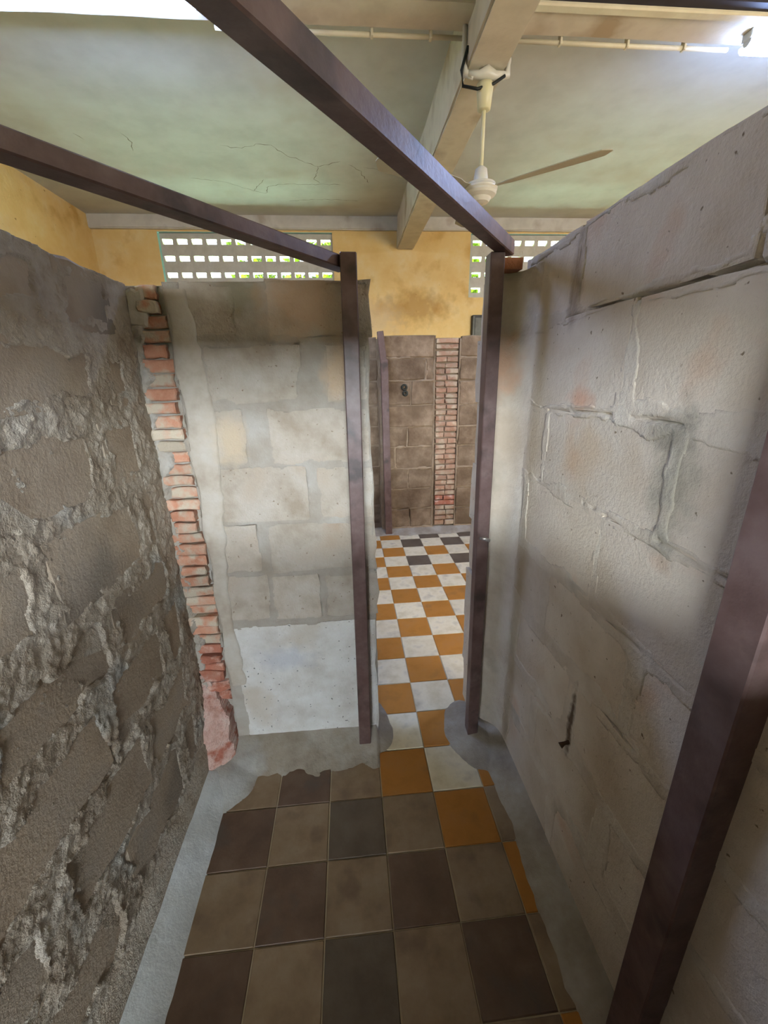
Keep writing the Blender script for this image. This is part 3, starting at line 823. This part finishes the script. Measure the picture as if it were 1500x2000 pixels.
fan = empty('ceiling_fan', (.835, 2.79, 3.12), label='cream ceiling fan hanging on a rod from the concrete beam', cat='fan')
fx, fy = .835, 2.79
def fp(mb, name, m, smooth=True, bevel=0): return rel(mb.build(name, m, fan, smooth=smooth, bevel=bevel), fan)
cl = MB()
for sx in (-1, 1):
    cl.tube([(fx + sx * .122, fy, 3.42 if sx < 0 else 3.25), (fx + sx * .124, fy - .005, 3.16), (fx + sx * .118, fy - .01, 3.10), (fx + sx * .07, fy - .015, 3.088)], [.012, .014, .02, .018], 8)
cl.tube([(fx - .10, fy - .015, 3.095), (fx - .04, fy - .02, 3.09), (fx, fy - .022, 3.10), (fx + .05, fy - .02, 3.088), (fx + .10, fy - .015, 3.095)], [.018, .02, .034, .022, .018], 10)
fp(cl, 'clamp', 'fan_white')
fp(MB().tube([(fx - .11, fy - .03, 3.20), (fx - .142, fy - .03, 3.10), (fx - .132, fy - .03, 3.035), (fx - .05, fy - .03, 3.025), (fx + .04, fy - .03, 3.05), (fx + .10, fy - .03, 3.085)], .008, 8), 'cable', 'black_cable')
fp(MB().lathe((fx, fy, 0), [(.026, 2.945), (.036, 2.95), (.046, 3.045), (.044, 3.062), (.012, 3.068)]), 'canopy', 'fan_cream')
fp(MB().tube([(fx, fy, 3.12), (fx, fy, 2.62)], .0115, 12), 'rod', 'fan_cream')
fp(MB().lathe((fx, fy, 0), [(.042, 2.612), (.043, 2.62), (.034, 2.675), (.014, 2.69)]), 'lower_canopy', 'fan_white')
fp(MB().lathe((fx, fy, 0), [(.02, 2.505), (.05, 2.512), (.058, 2.522), (.064, 2.532), (.088, 2.545), (.094, 2.556), (.092, 2.566), (.098, 2.572), (.098, 2.580), (.090, 2.588), (.086, 2.600), (.05, 2.612), (.04, 2.614)], 40), 'motor', 'fan_white', smooth=False)
for ang in (-37, 83, 203):
    a = R(ang); V = []; F = []
    n = 14
    for i in range(n + 1):
        t = i / n; r = .085 + .60 * t
        wd = (.022 if t < .12 else .038 + .03 * min(1, (t - .12) * 1.6)) * (1 if t < .9 else math.sqrt(max(.02, 1 - ((t - .9) / .1) ** 2)))
        tw = .18
        for s_, dz in ((-1, 0), (1, 0), (1, .004), (-1, .004)):
            lx, ly, lz_ = r, s_ * wd, 2.578 + dz + tw * s_ * wd + .018 * t
            V.append((fx + lx * math.cos(a) - ly * math.sin(a), fy + lx * math.sin(a) + ly * math.cos(a), lz_))
        if i:
            for k in range(4): F.append((4 * (i - 1) + k, 4 * (i - 1) + (k + 1) % 4, 4 * i + (k + 1) % 4, 4 * i + k))
    F += [(0, 1, 2, 3), tuple(4 * n + k for k in range(4))]
    rel(link('blade', mesh(V, F), 'fan_blade', fan), fan)

# ------------------------------------------------------------------ small fittings
jb = empty('junction_box', (1.83, YF, 2.05), label='small grey metal box on the ochre wall above the far block wall', cat='box')
rel(MB().box(1.75, 1.91, YF - .07, YF, 2.05, 2.335).build('housing', 'box_dark', jb, bevel=.006), jb)
rel(MB().box(1.785, 1.90, YF - .078, YF - .069, 2.07, 2.30).build('cover', 'grey_box', jb, bevel=.003), jb)
rel(MB().box(1.755, 1.782, YF - .076, YF - .069, 2.06, 2.32).build('hinge_strip', 'grey_box', jb, bevel=.002), jb)

def torus(c, r, t, seg=20, sub=8):
    V = []; F = []
    for i in range(seg):
        a = 2 * math.pi * i / seg
        for k in range(sub):
            b = 2 * math.pi * k / sub
            V.append((c[0] + (r + t * math.cos(b)) * math.cos(a), c[1] + t * math.sin(b), c[2] + (r + t * math.cos(b)) * math.sin(a)))
            F.append((i * sub + k, i * sub + (k + 1) % sub, ((i + 1) % seg) * sub + (k + 1) % sub, ((i + 1) % seg) * sub + k))
    return mesh(V, F, True)
ir = empty('iron_rings', (.54, 3.94, 1.42), label='dark double ring like a figure eight on the far block wall', cat='ring')
rel(link('ring', torus((.536, 3.94, 1.452), .021, .010), 'iron', ir), ir)
rel(link('ring', torus((.545, 3.94, 1.398), .018, .010), 'iron', ir), ir)
nl = empty('nail', (.60, .865, .51), label='rusty nail stuck low in the right wall', cat='nail')
rel(MB().tube([(.605, .865, .51), (.585, .863, .508), (.572, .862, .502)], [.006, .005, .009], 8).build('shank', 'rust', nl), nl)

# ------------------------------------------------------------------ garden outside the pierced windows
MB().box(-14, 16, YF + .4, 30, -.3, -.1).build('ground_outside', 'grass', kind='structure')
def tree(x, y, h, r, seed, label):
    t = empty('garden_tree', (x, y, -.1), label=label, cat='tree', group='trees outside the windows')
    rel(MB().tube([(x, y, -.1), (x + .1, y, h * .4), (x, y + .1, h * .75)], [.16, .12, .06], 8).build('trunk', 'bark', t), t)
    rs = np.random.default_rng(seed); n = 2600
    d = rs.normal(size=(n, 3)); d /= np.linalg.norm(d, axis=1)[:, None]
    P = d * (rs.uniform(.3, 1, (n, 1)) ** .5) * np.array([r, r * .8, h * .36]) + np.array([x, y, h * .72])
    V = []; F = []
    for i in range(n):
        u = rs.normal(size=3); u /= np.linalg.norm(u); v = np.cross(u, rs.normal(size=3)); v /= np.linalg.norm(v)
        s_ = rs.uniform(.07, .14)
        V += [P[i] - u * s_, P[i] + v * s_ * .45, P[i] + u * s_, P[i] - v * s_ * .45]
        F.append((4 * i, 4 * i + 1, 4 * i + 2, 4 * i + 3))
    c = rel(link('crown', mesh(V, F), 'leaf', t), t); c['kind'] = 'stuff'
tree(-1.0, 10.5, 5.5, 1.5, 1, 'leafy green tree seen through the middle of the left pierced window')
tree(2.6, 11.5, 5.0, 1.3, 2, 'leafy green tree seen through the right pierced window')
